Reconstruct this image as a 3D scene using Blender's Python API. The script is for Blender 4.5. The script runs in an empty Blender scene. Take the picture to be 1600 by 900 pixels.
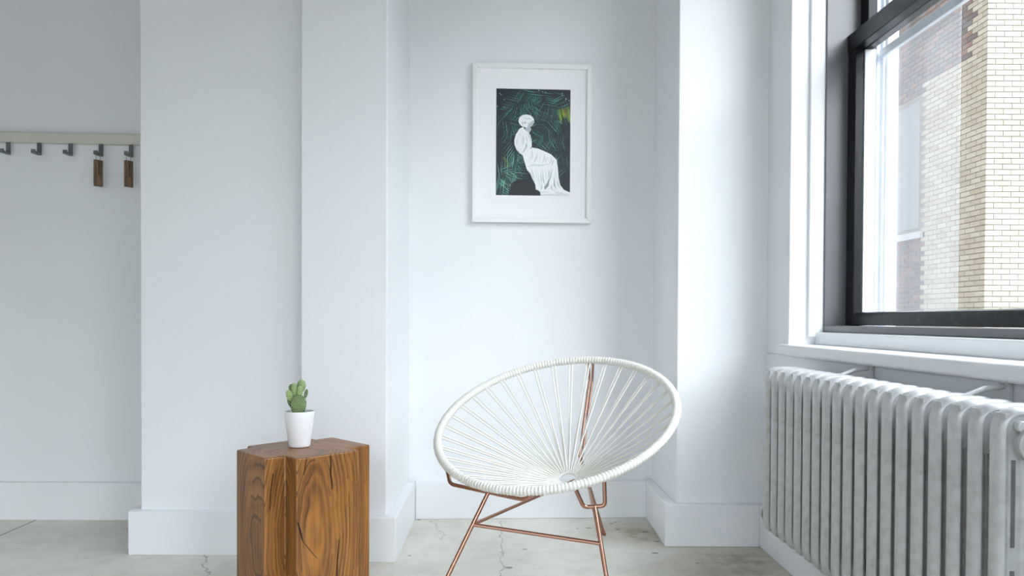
import bpy, bmesh, math, random
from mathutils import Vector, Matrix
random.seed(7)
PI = math.pi
sc = bpy.context.scene
COL = sc.collection

# ------------------------------------------------------------------ camera
cam_d = bpy.data.cameras.new('camera'); cam = bpy.data.objects.new('camera', cam_d); COL.objects.link(cam)
cam_d.sensor_fit = 'HORIZONTAL'; cam_d.sensor_width = 36.0; cam_d.lens = 36.0 * 1200 / 1600
cam_d.shift_x = 0.012546; cam_d.shift_y = 0.041723; cam_d.clip_start = 0.02; cam_d.clip_end = 300
_p, _r = math.radians(0.8), math.radians(0.25)
_f = Vector((0, math.cos(_p), -math.sin(_p))); _u = Vector((0, math.sin(_p), math.cos(_p))); _x = Vector((1, 0, 0))
_u2 = _u * math.cos(_r) - _x * math.sin(_r); _x2 = _x * math.cos(_r) + _u * math.sin(_r)
cam.matrix_world = Matrix(((_x2.x, _u2.x, -_f.x, 0), (_x2.y, _u2.y, -_f.y, 0), (_x2.z, _u2.z, -_f.z, 0.95), (0, 0, 0, 1)))
sc.camera = cam

# ------------------------------------------------------------------ world, exposure
w = bpy.data.worlds.new('overcast_sky'); sc.world = w; w.use_nodes = True
bg = w.node_tree.nodes['Background']; bg.inputs['Color'].default_value = (0.80, 0.895, 1.0, 1); # standard overcast sky: luminance (1 + 2 sin(elevation)) / 3 of the zenith
_nt = w.node_tree; _tc = _nt.nodes.new('ShaderNodeTexCoord'); _sx = _nt.nodes.new('ShaderNodeSeparateXYZ'); _mx = _nt.nodes.new('ShaderNodeMath'); _ma = _nt.nodes.new('ShaderNodeMath')
_mx.operation = 'MAXIMUM'; _mx.inputs[1].default_value = 0.0; _ma.operation = 'MULTIPLY_ADD'; _ma.inputs[1].default_value = 0.9; _ma.inputs[2].default_value = 0.45
_nt.links.new(_tc.outputs['Generated'], _sx.inputs[0]); _nt.links.new(_sx.outputs[2], _mx.inputs[0]); _nt.links.new(_mx.outputs[0], _ma.inputs[0]); _nt.links.new(_ma.outputs[0], bg.inputs['Strength'])
sc.view_settings.view_transform = 'Standard'; sc.view_settings.look = 'None'
sc.view_settings.gamma = 1.0; sc.view_settings.use_curve_mapping = False
sc.view_settings.exposure = 3.1
sc.cycles.max_bounces = 14; sc.cycles.diffuse_bounces = 9; sc.cycles.transparent_max_bounces = 16
sc.cycles.sample_clamp_indirect = 8

# the sun, veiled by thin cloud: a broad soft glow from beyond the courtyard
_sl = bpy.data.lights.new('veiled_sun', 'SUN'); _sl.energy = 0.62; _sl.angle = math.radians(60); _sl.color = (0.94, 0.97, 1.0)
_so = bpy.data.objects.new('veiled_sun', _sl); COL.objects.link(_so); _so.location = (6, -8, 7)
_so.rotation_euler = Vector((-0.36, 0.93, -0.72)).to_track_quat('-Z', 'Y').to_euler()

def portal(name, x, y0, y1, z0, z1):
    l = bpy.data.lights.new(name, 'AREA'); l.shape = 'RECTANGLE'; l.size = z1 - z0; l.size_y = y1 - y0
    l.cycles.is_portal = True
    o = bpy.data.objects.new(name, l); COL.objects.link(o)
    o.location = (x, (y0 + y1) / 2, (z0 + z1) / 2); o.rotation_euler = (0, PI / 2, 0)   # faces into the room (-X)
WINS = [(0.95, 3.007), (-1.80, 0.40)]  # the second window is unseen, added to brighten the room
WZ0, WZ1 = 0.858, 3.06
FILL_WINS = [(-3.6, -1.5), (-0.9, 0.95)]          # unseen windows behind the viewer, added to brighten the room
for a, b in WINS: portal('window_portal', 1.53, a, b, 0.9, 3.02)
for a, b in FILL_WINS:
    l = bpy.data.lights.new('window_portal', 'AREA'); l.shape = 'RECTANGLE'; l.size = b - a; l.size_y = 2.12; l.cycles.is_portal = True
    o = bpy.data.objects.new('window_portal', l); COL.objects.link(o); o.location = ((a + b) / 2, -2.91, 1.96); o.rotation_euler = (PI / 2, 0, 0)

# ------------------------------------------------------------------ materials
def mat(name, color, rough=0.5, metal=0.0, bump=None, spec=0.5, var=None):
    m = bpy.data.materials.new(name); m.use_nodes = True
    nt = m.node_tree; b = nt.nodes['Principled BSDF']
    b.inputs['Base Color'].default_value = (*color, 1); b.inputs['Roughness'].default_value = rough
    b.inputs['Metallic'].default_value = metal; b.inputs['Specular IOR Level'].default_value = spec
    tc = nt.nodes.new('ShaderNodeTexCoord')
    if var:     # (scale, dark colour, low, high)
        n = nt.nodes.new('ShaderNodeTexNoise'); n.inputs['Scale'].default_value = var[0]; n.inputs['Detail'].default_value = 6
        r = nt.nodes.new('ShaderNodeValToRGB'); r.color_ramp.elements[0].position = var[2]; r.color_ramp.elements[1].position = var[3]
        r.color_ramp.elements[0].color = (*var[1], 1); r.color_ramp.elements[1].color = (*color, 1)
        nt.links.new(tc.outputs['Object'], n.inputs['Vector']); nt.links.new(n.outputs['Fac'], r.inputs['Fac']); nt.links.new(r.outputs['Color'], b.inputs['Base Color'])
    if bump:    # (scale, strength, distance)
        n = nt.nodes.new('ShaderNodeTexNoise'); n.inputs['Scale'].default_value = bump[0]; n.inputs['Detail'].default_value = 5
        bp = nt.nodes.new('ShaderNodeBump'); bp.inputs['Strength'].default_value = bump[1]; bp.inputs['Distance'].default_value = bump[2]
        nt.links.new(tc.outputs['Object'], n.inputs['Vector']); nt.links.new(n.outputs['Fac'], bp.inputs['Height']); nt.links.new(bp.outputs['Normal'], b.inputs['Normal'])
    return m

M = {}
M['wall'] = mat('white_wall_paint', (0.83, 0.845, 0.86), 0.62, bump=(22, 0.25, 0.004), spec=0.3)
M['trim'] = mat('white_trim_paint', (0.84, 0.855, 0.87), 0.42, bump=(30, 0.12, 0.003), spec=0.35)
M['sill'] = mat('white_sill_paint', (0.85, 0.86, 0.87), 0.3, bump=(45, 0.35, 0.003), spec=0.45)
M['ceil'] = mat('unseen_dark_ceiling', (0.17, 0.17, 0.165), 0.8)  # unseen ceiling, coloured dark to dim the upper walls
M['black'] = mat('black_window_paint', (0.006, 0.0065, 0.008), 0.32, bump=(9, 0.08, 0.004), spec=0.25)
M['blackw'] = mat('worn_black_paint', (0.010, 0.010, 0.012), 0.28, bump=(28, 0.2, 0.003), spec=0.25, var=(30, (0.03, 0.03, 0.03), 0.3, 0.42))
M['alu'] = mat('pale_aluminium', (0.62, 0.67, 0.73), 0.45, 0.2)
M['aluw'] = mat('white_aluminium', (0.86, 0.88, 0.9), 0.5)
M['frame'] = mat('white_frame_lacquer', (0.85, 0.86, 0.85), 0.35)
M['mount'] = mat('white_paper_mount', (0.87, 0.875, 0.88), 0.8)
M['rail'] = mat('cream_rail_paint', (0.64, 0.63, 0.55), 0.5, bump=(60, 0.1, 0.002))
M['hook'] = mat('grey_hook_metal', (0.16, 0.16, 0.17), 0.45, 0.6)
M['wire'] = mat('thin_wire', (0.25, 0.2, 0.12), 0.4, 0.7)
M['radiator'] = mat('aged_silver_radiator_paint', (0.53, 0.535, 0.53), 0.34, 0.2, bump=(70, 0.2, 0.002), var=(38, (0.42, 0.42, 0.41), 0.25, 0.6))
M['brass'] = mat('tarnished_valve_metal', (0.25, 0.22, 0.18), 0.4, 0.8)
M['pipe'] = mat('painted_pipe', (0.6, 0.61, 0.61), 0.4, 0.2)
M['copper'] = mat('copper_tube', (0.47, 0.25, 0.175), 0.25, 0.95)
M['cord'] = mat('ivory_vinyl_cord', (0.775, 0.76, 0.695), 0.38)
M['pot'] = mat('white_glazed_ceramic', (0.88, 0.88, 0.89), 0.22)
M['soil'] = mat('dark_potting_soil', (0.035, 0.022, 0.015), 0.95, bump=(160, 1.0, 0.006))
M['mortar'] = mat('grey_mortar', (0.19, 0.178, 0.16), 0.9, bump=(30, 0.3, 0.01))
M['cream'] = [mat('cream_brick', c, 0.85, bump=(14, 0.3, 0.006)) for c in ((0.345, 0.315, 0.255), (0.315, 0.28, 0.22), (0.37, 0.345, 0.29), (0.285, 0.25, 0.19))]
M['brown'] = [mat('brown_brick', c, 0.85, bump=(14, 0.3, 0.006)) for c in ((0.12, 0.078, 0.066), (0.09, 0.066, 0.062), (0.165, 0.10, 0.08), (0.11, 0.092, 0.094))]
M['farwin'] = mat('far_window_glass', (0.10, 0.12, 0.14), 0.08)
M['farblind'] = mat('far_window_blind', (0.22, 0.235, 0.25), 0.8)
M['fartrim'] = mat('far_window_trim', (0.34, 0.35, 0.37), 0.6)
M['ground'] = mat('courtyard_asphalt', (0.3, 0.3, 0.3), 0.9)
M['facade'] = mat('own_facade', (0.5, 0.47, 0.42), 0.9)

def thin_glass(name, haze=0.0, hazecol=(0.9, 0.93, 1)):
    m = bpy.data.materials.new(name); m.use_nodes = True; nt = m.node_tree
    for n in list(nt.nodes): nt.nodes.remove(n)
    o = nt.nodes.new('ShaderNodeOutputMaterial'); t = nt.nodes.new('ShaderNodeBsdfTransparent'); g = nt.nodes.new('ShaderNodeBsdfGlossy')
    g.inputs['Roughness'].default_value = 0.01
    lw = nt.nodes.new('ShaderNodeLayerWeight')                      # Schlick reflectance, the same on both sides of the pane
    pw_ = nt.nodes.new('ShaderNodeMath'); pw_.operation = 'POWER'; pw_.inputs[1].default_value = 5; nt.links.new(lw.outputs['Facing'], pw_.inputs[0])
    fr = nt.nodes.new('ShaderNodeMath'); fr.operation = 'MULTIPLY_ADD'; fr.inputs[1].default_value = 0.9; fr.inputs[2].default_value = 0.03; nt.links.new(pw_.outputs[0], fr.inputs[0])
    mx = nt.nodes.new('ShaderNodeMixShader')
    nt.links.new(fr.outputs[0], mx.inputs[0]); nt.links.new(t.outputs[0], mx.inputs[1]); nt.links.new(g.outputs[0], mx.inputs[2])
    last = mx
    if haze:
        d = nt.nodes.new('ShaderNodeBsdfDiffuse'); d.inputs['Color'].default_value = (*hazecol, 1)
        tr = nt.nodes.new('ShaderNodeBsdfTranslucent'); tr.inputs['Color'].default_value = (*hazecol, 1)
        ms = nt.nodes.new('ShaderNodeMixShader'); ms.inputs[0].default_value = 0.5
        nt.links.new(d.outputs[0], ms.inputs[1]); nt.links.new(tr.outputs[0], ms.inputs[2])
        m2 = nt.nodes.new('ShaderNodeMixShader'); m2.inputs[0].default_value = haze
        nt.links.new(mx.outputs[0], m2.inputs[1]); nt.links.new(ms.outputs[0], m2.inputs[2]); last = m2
    nt.links.new(last.outputs[0], o.inputs[0])
    return m
M['frameblack'] = mat('semi_gloss_black_frame', (0.14, 0.142, 0.15), 0.30, bump=(9, 0.08, 0.004))
M['glass'] = thin_glass('clear_window_glass')
M['haze'] = thin_glass('reflection_veil_glass', 0.08)  # milky mix stands in for reflections on the glass

class NT:
    """tiny node-graph helper"""
    def __init__(s, m): s.nt = m.node_tree
    def val(s, x, sock):
        if isinstance(x, (int, float)): sock.default_value = x
        else: s.nt.links.new(x, sock)
    def m(s, op, a, b=0.0, c=0.0, clamp=False):
        n = s.nt.nodes.new('ShaderNodeMath'); n.operation = op; n.use_clamp = clamp
        for i, v in enumerate((a, b, c)): s.val(v, n.inputs[i])
        return n.outputs[0]
    def noise(s, vec, scale, detail=4, rough=0.5):
        n = s.nt.nodes.new('ShaderNodeTexNoise'); n.inputs['Scale'].default_value = scale; n.inputs['Detail'].default_value = detail; n.inputs['Roughness'].default_value = rough
        s.nt.links.new(vec, n.inputs['Vector']); return n.outputs['Fac']
    def mapping(s, vec, scale=(1, 1, 1), rot=(0, 0, 0)):
        n = s.nt.nodes.new('ShaderNodeMapping'); n.inputs['Scale'].default_value = scale; n.inputs['Rotation'].default_value = rot
        s.nt.links.new(vec, n.inputs['Vector']); return n.outputs[0]
    def ramp(s, fac, stops):
        n = s.nt.nodes.new('ShaderNodeValToRGB'); e = n.color_ramp.elements
        while len(e) < len(stops): e.new(0.5)
        for i, (p, c) in enumerate(stops): e[i].position = p; e[i].color = (*c, 1)
        s.nt.links.new(fac, n.inputs['Fac']); return n.outputs['Color']
    def mix(s, fac, a, b):
        n = s.nt.nodes.new('ShaderNodeMix'); n.data_type = 'RGBA'
        s.val(fac, n.inputs['Factor'])
        for v, k in ((a, 6), (b, 7)):
            if isinstance(v, tuple): n.inputs[k].default_value = (*v, 1)
            else: s.nt.links.new(v, n.inputs[k])
        return n.outputs[2]
    def xyz(s, vec):
        n = s.nt.nodes.new('ShaderNodeSeparateXYZ'); s.nt.links.new(vec, n.inputs[0]); return n.outputs
    def bump(s, h, strength, dist):
        n = s.nt.nodes.new('ShaderNodeBump'); n.inputs['Strength'].default_value = strength; n.inputs['Distance'].default_value = dist
        s.nt.links.new(h, n.inputs['Height']); return n.outputs[0]

def concrete():
    m = mat('worn_concrete', (0.5, 0.5, 0.47), 0.42, spec=0.4); g = NT(m); nt = m.node_tree; b = nt.nodes['Principled BSDF']
    P = [n for n in nt.nodes if n.type == 'TEX_COORD'][0].outputs['Object']
    x, y, z = g.xyz(P)
    n1 = g.noise(P, 2.2, 6, 0.6); n2 = g.noise(P, 14, 6, 0.65); n3 = g.noise(P, 75, 3, 0.6)
    c = g.ramp(g.m('ADD', g.m('MULTIPLY', n1, 0.6), g.m('MULTIPLY', n2, 0.4)), [(0.34, (0.57, 0.545, 0.47)), (0.5, (0.71, 0.69, 0.615)), (0.66, (0.80, 0.78, 0.71))])
    c = g.mix(g.m('MULTIPLY', g.m('GREATER_THAN', n3, 0.66), 0.22), c, (0.30, 0.285, 0.25))
    # brownish ground-in stains in the recess corner and along the window wall
    for sx, sy, r, k in ((0.62, 3.42, 0.276, 1.3), (0.95, 3, 0.345, 1.17), (0.8, 2.75, 0.368, 0.78), (-1.6, 3.3, 0.2, 0.15)):
        d = g.m('SQRT', g.m('ADD', g.m('POWER', g.m('SUBTRACT', x, sx), 2), g.m('POWER', g.m('SUBTRACT', y, sy), 2)))
        f = g.m('MULTIPLY', g.m('MULTIPLY', g.m('SUBTRACT', 1.0, g.m('DIVIDE', d, r), clamp=True), k * 2.4), g.m('SUBTRACT', n2, 0.18), clamp=True)
        c = g.mix(f, c, (0.34, 0.285, 0.21))
    # cracks: x = x0 + slope*(y-y0) + wobble, between ya and yb
    dark = None
    for x0, y0, sl, ya, yb, wd, amp in ((0.016, 3.2, 0.0, 2.6, 3.62, 0.0024, 0.07), (-1.125, 2.95, -0.40, 2.5, 3.09, 0.004, 0.09), (-2.174, 3.4, 0.0, -3.0, 3.66, 0.006, 0.0), (-0.283, 3.5, -0.15, 3.30, 3.62, 0.002, 0.12)):
        wob = g.m('MULTIPLY', g.m('SUBTRACT', g.noise(P, 9, 5, 0.7), 0.5), amp * 1.6)
        cx = g.m('ADD', g.m('MULTIPLY_ADD', g.m('SUBTRACT', y, y0), sl, x0), wob)
        d = g.m('ABSOLUTE', g.m('SUBTRACT', x, cx))
        on = g.m('LESS_THAN', d, g.m('MULTIPLY', wd, g.m('ADD', 0.35, n2)) if amp else wd)
        on = g.m('MULTIPLY', on, g.m('MULTIPLY', g.m('GREATER_THAN', y, ya), g.m('LESS_THAN', y, yb)))
        dark = on if dark is None else g.m('MAXIMUM', dark, on)
    for sx, sy, r in ((0.414, 3.502, 0.011), (0.528, 3.581, 0.008), (0.553, 3.604, 0.007), (0.546, 3.482, 0.010), (0.661, 3.442, 0.013), (0.682, 3.292, 0.010), (0.64, 3.128, 0.011), (-0.394, 3.658, 0.012), (-0.376, 3.635, 0.009), (-0.321, 3.6, 0.006), (0.11, 3.173, 0.008), (0.041, 2.934, 0.012), (-0.357, 3.08, 0.006), (0.782, 2.998, 0.007), (0.36, 3.49, 0.006), (0.30, 3.3, 0.005)):
        dx = g.m('MULTIPLY', g.m('SUBTRACT', x, sx), 0.8); dy = g.m('SUBTRACT', y, sy)
        d = g.m('SQRT', g.m('ADD', g.m('POWER', dx, 2), g.m('POWER', dy, 2)))
        dark = g.m('MAXIMUM', dark, g.m('LESS_THAN', g.m('ADD', d, g.m('MULTIPLY', g.m('SUBTRACT', n3, 0.5), 0.012)), r))
    c = g.mix(g.m('MULTIPLY', dark, 0.75), c, (0.14, 0.13, 0.12))
    nt.links.new(c, b.inputs['Base Color'])
    nt.links.new(g.bump(g.m('SUBTRACT', g.m('ADD', n2, g.m('MULTIPLY', n3, 0.4)), dark), 0.22, 0.006), b.inputs['Normal'])
    nt.links.new(g.m('MULTIPLY_ADD', n2, 0.35, 0.28), b.inputs['Roughness'])
    return m
M['floor'] = concrete()

def block_wood():
    """oval growth rings of a bulging trunk; object space, u along the lit faces, v across"""
    m = mat('oiled_hardwood', (0.4, 0.2, 0.08), 0.36, spec=0.45); g = NT(m); nt = m.node_tree; b = nt.nodes['Principled BSDF']
    P0 = [n for n in nt.nodes if n.type == 'TEX_COORD'][0].outputs['Object']
    P = g.mapping(P0, rot=(0, 0, -PI / 4))
    u, v, z = g.xyz(P)
    big = g.noise(g.mapping(P, (1, 1, 0.45)), 5.0, 3, 0.5); mid = g.noise(g.mapping(P, (1, 1, 0.3)), 9, 2, 0.5)
    du = g.m('SUBTRACT', u, -0.075); dv = g.m('MULTIPLY', g.m('SUBTRACT', v, -0.06), 0.9); dz = g.m('MULTIPLY', g.m('SUBTRACT', z, 0.27), 0.36)
    r = g.m('SQRT', g.m('ADD', g.m('ADD', g.m('POWER', du, 2), g.m('POWER', dv, 2)), g.m('POWER', dz, 2)))
    r = g.m('ADD', r, g.m('ADD', g.m('MULTIPLY', g.m('SUBTRACT', big, 0.5), 0.055), g.m('MULTIPLY', g.m('SUBTRACT', mid, 0.5), 0.012)))
    ring = g.m('MULTIPLY_ADD', g.m('SINE', g.m('MULTIPLY', r, 520)), 0.5, 0.5)
    ring2 = g.m('MULTIPLY_ADD', g.m('SINE', g.m('MULTIPLY', r, 150)), 0.5, 0.5)
    streak = g.noise(g.mapping(P, (1, 1, 0.045)), 95, 4, 0.6)
    f = g.m('ADD', g.m('ADD', g.m('MULTIPLY', ring, 0.13), g.m('MULTIPLY', ring2, 0.10)), g.m('ADD', g.m('MULTIPLY', streak, 0.42), g.m('MULTIPLY', big, 0.30)))
    c = g.ramp(f, [(0.26, (0.095, 0.038, 0.012)), (0.40, (0.22, 0.088, 0.022)), (0.56, (0.33, 0.140, 0.032)), (0.76, (0.44, 0.21, 0.055))])
    # thin dark late-wood lines, only in some rings
    sel = g.m('GREATER_THAN', g.noise(g.mapping(P, (1, 1, 0.25)), 11, 2), 0.50)
    line = g.m('MULTIPLY', g.m('GREATER_THAN', g.m('SINE', g.m('MULTIPLY', r, 620)), 0.80), sel)
    c = g.mix(g.m('MULTIPLY', line, 0.72), c, (0.06, 0.026, 0.012))
    pore = g.m('GREATER_THAN', g.noise(g.mapping(P, (1, 1, 0.06)), 260, 2, 0.5), 0.64)
    c = g.mix(g.m('MULTIPLY', pore, 0.35), c, (0.08, 0.035, 0.015))
    nt.links.new(c, b.inputs['Base Color'])
    nt.links.new(g.bump(g.m('SUBTRACT', streak, g.m('MULTIPLY', line, 0.6)), 0.18, 0.003), b.inputs['Normal'])
    return m
M['wood'] = block_wood()
M['crack'] = mat('dark_wood_check', (0.018, 0.009, 0.005), 0.9)

def tag_wood():
    m = mat('walnut_tag', (0.25, 0.15, 0.08), 0.5); g = NT(m); nt = m.node_tree; b = nt.nodes['Principled BSDF']
    P = [n for n in nt.nodes if n.type == 'TEX_COORD'][0].outputs['Object']
    f = g.noise(g.mapping(P, (1, 1, 0.12)), 120, 4)
    nt.links.new(g.ramp(f, [(0.35, (0.10, 0.055, 0.03)), (0.65, (0.27, 0.165, 0.09))]), b.inputs['Base Color']); return m
M['tag'] = tag_wood()

def cactus_skin():
    m = mat('cactus_skin', (0.2, 0.35, 0.12), 0.6); g = NT(m); nt = m.node_tree; b = nt.nodes['Principled BSDF']
    P = [n for n in nt.nodes if n.type == 'TEX_COORD'][0].outputs['Object']
    n = g.noise(P, 40, 3)
    c = g.ramp(n, [(0.35, (0.075, 0.14, 0.045)), (0.65, (0.15, 0.245, 0.085))])
    nt.links.new(c, b.inputs['Base Color']); return m
M['cactus'] = cactus_skin()
M['cactus_new'] = mat('young_cactus_skin', (0.29, 0.41, 0.16), 0.55, var=(60, (0.20, 0.31, 0.11), 0.35, 0.6))
M['areole'] = mat('pale_areole', (0.62, 0.66, 0.42), 0.9)

# ------------------------------------------------------------------ mesh helpers
def box(bm, x0, x1, y0, y1, z0, z1, mi=0):
    vs = [bm.verts.new((x, y, z)) for z in (z0, z1) for y in (y0, y1) for x in (x0, x1)]
    for q in ((0, 2, 3, 1), (4, 5, 7, 6), (0, 1, 5, 4), (2, 6, 7, 3), (0, 4, 6, 2), (1, 3, 7, 5)):
        f = bm.faces.new([vs[i] for i in q]); f.material_index = mi
def prism(bm, poly, z0, z1):
    n = len(poly)
    a = [bm.verts.new((x, y, z0)) for x, y in poly]; b = [bm.verts.new((x, y, z1)) for x, y in poly]
    bm.faces.new(a[::-1]); bm.faces.new(b)
    for i in range(n): bm.faces.new((a[i], a[(i + 1) % n], b[(i + 1) % n], b[i]))
def tube(bm, pts, r, seg=10, closed=False, ref=None, ab=None, rf=None):
    """sweep a circle (or an ellipse ab=(in-plane, along ref)) along pts"""
    pts = [Vector(p) for p in pts]; n = len(pts); rings = []; prev = None
    for i, p in enumerate(pts):
        if closed: t = (pts[(i + 1) % n] - pts[i - 1]).normalized()
        else: t = (pts[min(i + 1, n - 1)] - pts[max(i - 1, 0)]).normalized()
        if ref is not None: a = Vector(ref).normalized()
        elif prev is None: a = t.orthogonal().normalized()
        else: a = (prev - t * prev.dot(t)).normalized()
        prev = a; b_ = t.cross(a).normalized()
        ra, rb = (ab[1], ab[0]) if ab else (r, r)
        if rf: ra = rb = rf(i)
        rings.append([bm.verts.new(p + a * (ra * math.cos(2 * PI * k / seg)) + b_ * (rb * math.sin(2 * PI * k / seg))) for k in range(seg)])
    for i in range(n if closed else n - 1):
        A, B = rings[i], rings[(i + 1) % n]
        for k in range(seg): bm.faces.new((A[k], A[(k + 1) % seg], B[(k + 1) % seg], B[k]))
    if not closed: bm.faces.new(rings[0][::-1]); bm.faces.new(rings[-1])
def lathe(bm, prof, c, seg=40):
    rings = [[bm.verts.new((c[0] + r * math.cos(2 * PI * k / seg), c[1] + r * math.sin(2 * PI * k / seg), c[2] + z)) for k in range(seg)] for r, z in prof]
    for A, B in zip(rings, rings[1:]):
        for k in range(seg): bm.faces.new((A[k], A[(k + 1) % seg], B[(k + 1) % seg], B[k]))
    return rings
def fillet(pts, rad, n=5, closed=False):
    """round the corners of a polyline"""
    pts = [Vector(p) for p in pts]; out = []; N = len(pts)
    for i, p in enumerate(pts):
        if not closed and i in (0, N - 1): out.append(p); continue
        a, b = pts[i - 1], pts[(i + 1) % N]
        da, db = (a - p), (b - p); r = min(rad, da.length * 0.49, db.length * 0.49)
        s, e = p + da.normalized() * r, p + db.normalized() * r
        for k in range(n + 1):
            t = k / n; out.append(s * (1 - t) ** 2 + p * 2 * t * (1 - t) + e * t * t)
    return out
def finish(bm, smooth=True, angle=0.6, fix=True):
    if fix: bmesh.ops.recalc_face_normals(bm, faces=bm.faces)
    me = bpy.data.meshes.new('mesh'); bm.to_mesh(me); bm.free()
    if smooth:
        me.polygons.foreach_set('use_smooth', [True] * len(me.polygons)); me.set_sharp_from_angle(angle=angle)
    return me
def obj(name, bm, m, parent=None, bevel=0, smooth=True, seg=2, angle=0.6):
    """world-space bmesh -> one mesh object; under a parent its coordinates are made local"""
    if parent is not None:
        off = parent.location.copy(); q = parent.parent
        while q is not None: off += q.location; q = q.parent
        bmesh.ops.translate(bm, verts=bm.verts, vec=-off)
    me = bm if isinstance(bm, bpy.types.Mesh) else finish(bm, smooth, angle)
    for k in (m if isinstance(m, list) else [m]): me.materials.append(k)
    me.name = name
    o = bpy.data.objects.new(name, me); COL.objects.link(o); o.parent = parent
    if bevel:
        bv = o.modifiers.new('bevel', 'BEVEL'); bv.width = bevel; bv.segments = seg; bv.limit_method = 'ANGLE'; bv.angle_limit = 0.6; bv.harden_normals = False
    return o
def tag(o, label, cat, group=None, kind=None):
    o['label'] = label
    if cat: o['category'] = cat
    if group: o['group'] = group
    if kind: o['kind'] = kind
    return o
def thing(name, label, cat, loc, group=None, kind=None):
    o = bpy.data.objects.new(name, None); COL.objects.link(o); o.location = loc; o.empty_display_size = 0.1
    return tag(o, label, cat, group, kind)
def recentre(o):
    """move a mesh object's origin to the foot of its mesh"""
    me = o.data; xs = [v.co for v in me.vertices]
    c = Vector(((min(v.x for v in xs) + max(v.x for v in xs)) / 2, (min(v.y for v in xs) + max(v.y for v in xs)) / 2, min(v.z for v in xs)))
    me.transform(Matrix.Translation(-c)); o.location = o.location + c; return o
def B(*boxes):
    bm = bmesh.new()
    for b in boxes: box(bm, *b)
    return bm
def PR(poly, z0, z1):
    bm = bmesh.new(); prism(bm, poly, z0, z1); return bm

# ------------------------------------------------------------------ room shell
CH = 3.35; BH = 0.177
fl = obj('floor', B((-4.2, 1.6, -2.9, 4.0, -0.12, 0.0)), M['floor'], smooth=False)
tag(fl, 'pale worn concrete floor with hairline cracks and dark specks', 'floor', kind='structure')
tag(obj('ceiling', B((-4.2, 1.6, -2.9, 4.0, CH, CH + 0.12)), M['ceil'], smooth=False), 'unseen ceiling above the room, darkened to dim the upper walls', 'ceiling', kind='structure')
def wall(name, poly, label, z0=0.0, z1=CH, bev=0.006):
    o = obj(name, PR(poly, z0, z1), M['wall'], bevel=bev, seg=3); return tag(o, label, 'wall', kind='structure')
wall('wall_far_left', [(-4.1, 3.63), (-1.3, 3.63), (-1.3, 3.95), (-4.1, 3.95)], 'white wall behind the coat rail at the far left')
wall('wall_back_left', [(-1.449, 3.10), (-0.70, 3.10), (-0.70, 3.95), (-1.449, 3.95)], 'broad white wall block between coat rail and narrow column')
wall('wall_column', [(-0.782, 3.025), (-0.4415, 3.025), (-0.425, 3.95), (-0.782, 3.95)], 'narrow white wall column behind the wooden side table')
wall('wall_back', [(-0.5, 3.668), (0.80, 3.733), (0.80, 3.95), (-0.5, 3.95)], 'recessed white wall behind the cord chair carrying the framed picture')
wall('wall_pier', [(0.753, 3.253), (1.5, 3.253), (1.5, 3.95), (0.744, 3.95)], 'white wall pier between the recess and the radiator wall')
tag(obj('wall_left', B((-4.2, -4.0, -2.9, 3.95, 0, CH)), M['wall'], smooth=False), 'white side wall far to the left', 'wall', kind='structure')
fb = [(-4.2, 1.52, -2.9, -2.7, 0, WZ0 - 0.043), (-4.2, 1.52, -2.9, -2.7, WZ1, CH)]
xs_ = [-4.2] + [v for a, b in FILL_WINS for v in (a, b)] + [1.52]
for i in range(0, len(xs_), 2): fb.append((xs_[i], xs_[i + 1], -2.9, -2.7, WZ0 - 0.043, WZ1))
tag(obj('wall_front', B(*fb), M['wall'], smooth=False), 'white wall behind the viewer', 'wall', kind='structure')
XR = 1.133
bx = [(XR, 1.52, -2.7, 3.30, 0, WZ0 - 0.043), (XR, 1.52, -2.7, 3.30, WZ1, CH)]
ys = [-2.7] + [v for a, b in sorted(WINS) for v in (a, b)] + [3.30]
for i in range(0, len(ys), 2): bx.append((XR, 1.52, ys[i], ys[i + 1], WZ0 - 0.043, WZ1))
tag(obj('wall_right', B(*bx), M['wall'], bevel=0.005, seg=3), 'white window wall behind the radiator', 'wall', kind='structure')

# the storeys of the same building above, below and beyond the room, added to shade the courtyard
tag(obj('wall_facade', B((1.2, 1.52, -16, 20, CH + 0.13, 18), (1.2, 1.52, -16, 20, -7, -0.13), (1.2, 1.52, 3.97, 20, -0.13, CH + 0.13), (1.2, 1.52, -16, -2.91, -0.13, CH + 0.13)), M['facade'], smooth=False), 'outside wall of the own building above and below the room', 'wall', kind='structure')
def bboard(name, poly, label):
    o = obj(name, PR(poly, 0.0, BH), M['trim'], bevel=0.003); return tag(o, label, 'baseboard', kind='structure')
bboard('baseboard_far_left', [(-4.0, 3.595), (-1.449, 3.595), (-1.449, 3.632), (-4.0, 3.632)], 'tall white baseboard under the coat rail wall')
bboard('baseboard_back_left', [(-1.484, 3.066), (-0.80, 3.066), (-0.80, 3.101), (-1.449, 3.101), (-1.449, 3.595), (-1.484, 3.595)], 'tall white baseboard left of the wooden side table')
bboard('baseboard_column', [(-0.817, 2.988), (-0.400, 2.988), (-0.395, 3.635), (-0.432, 3.635), (-0.4405, 3.026), (-0.781, 3.026), (-0.781, 3.066), (-0.817, 3.066)], 'tall white baseboard wrapping the narrow column')
bboard('baseboard_back', [(-0.395, 3.637), (0.712, 3.692), (0.712, 3.730), (-0.395, 3.675)], 'tall white baseboard along the recess behind the cord chair')
bboard('baseboard_pier', [(0.700, 3.216), (1.098, 3.216), (1.098, 3.254), (0.752, 3.254), (0.746, 3.72), (0.712, 3.72)], 'tall white baseboard wrapping the wall pier')
bboard('baseboard_right', [(1.098, -2.7), (1.134, -2.7), (1.134, 3.25), (1.098, 3.25)], 'tall white baseboard beneath the radiator')

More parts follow.
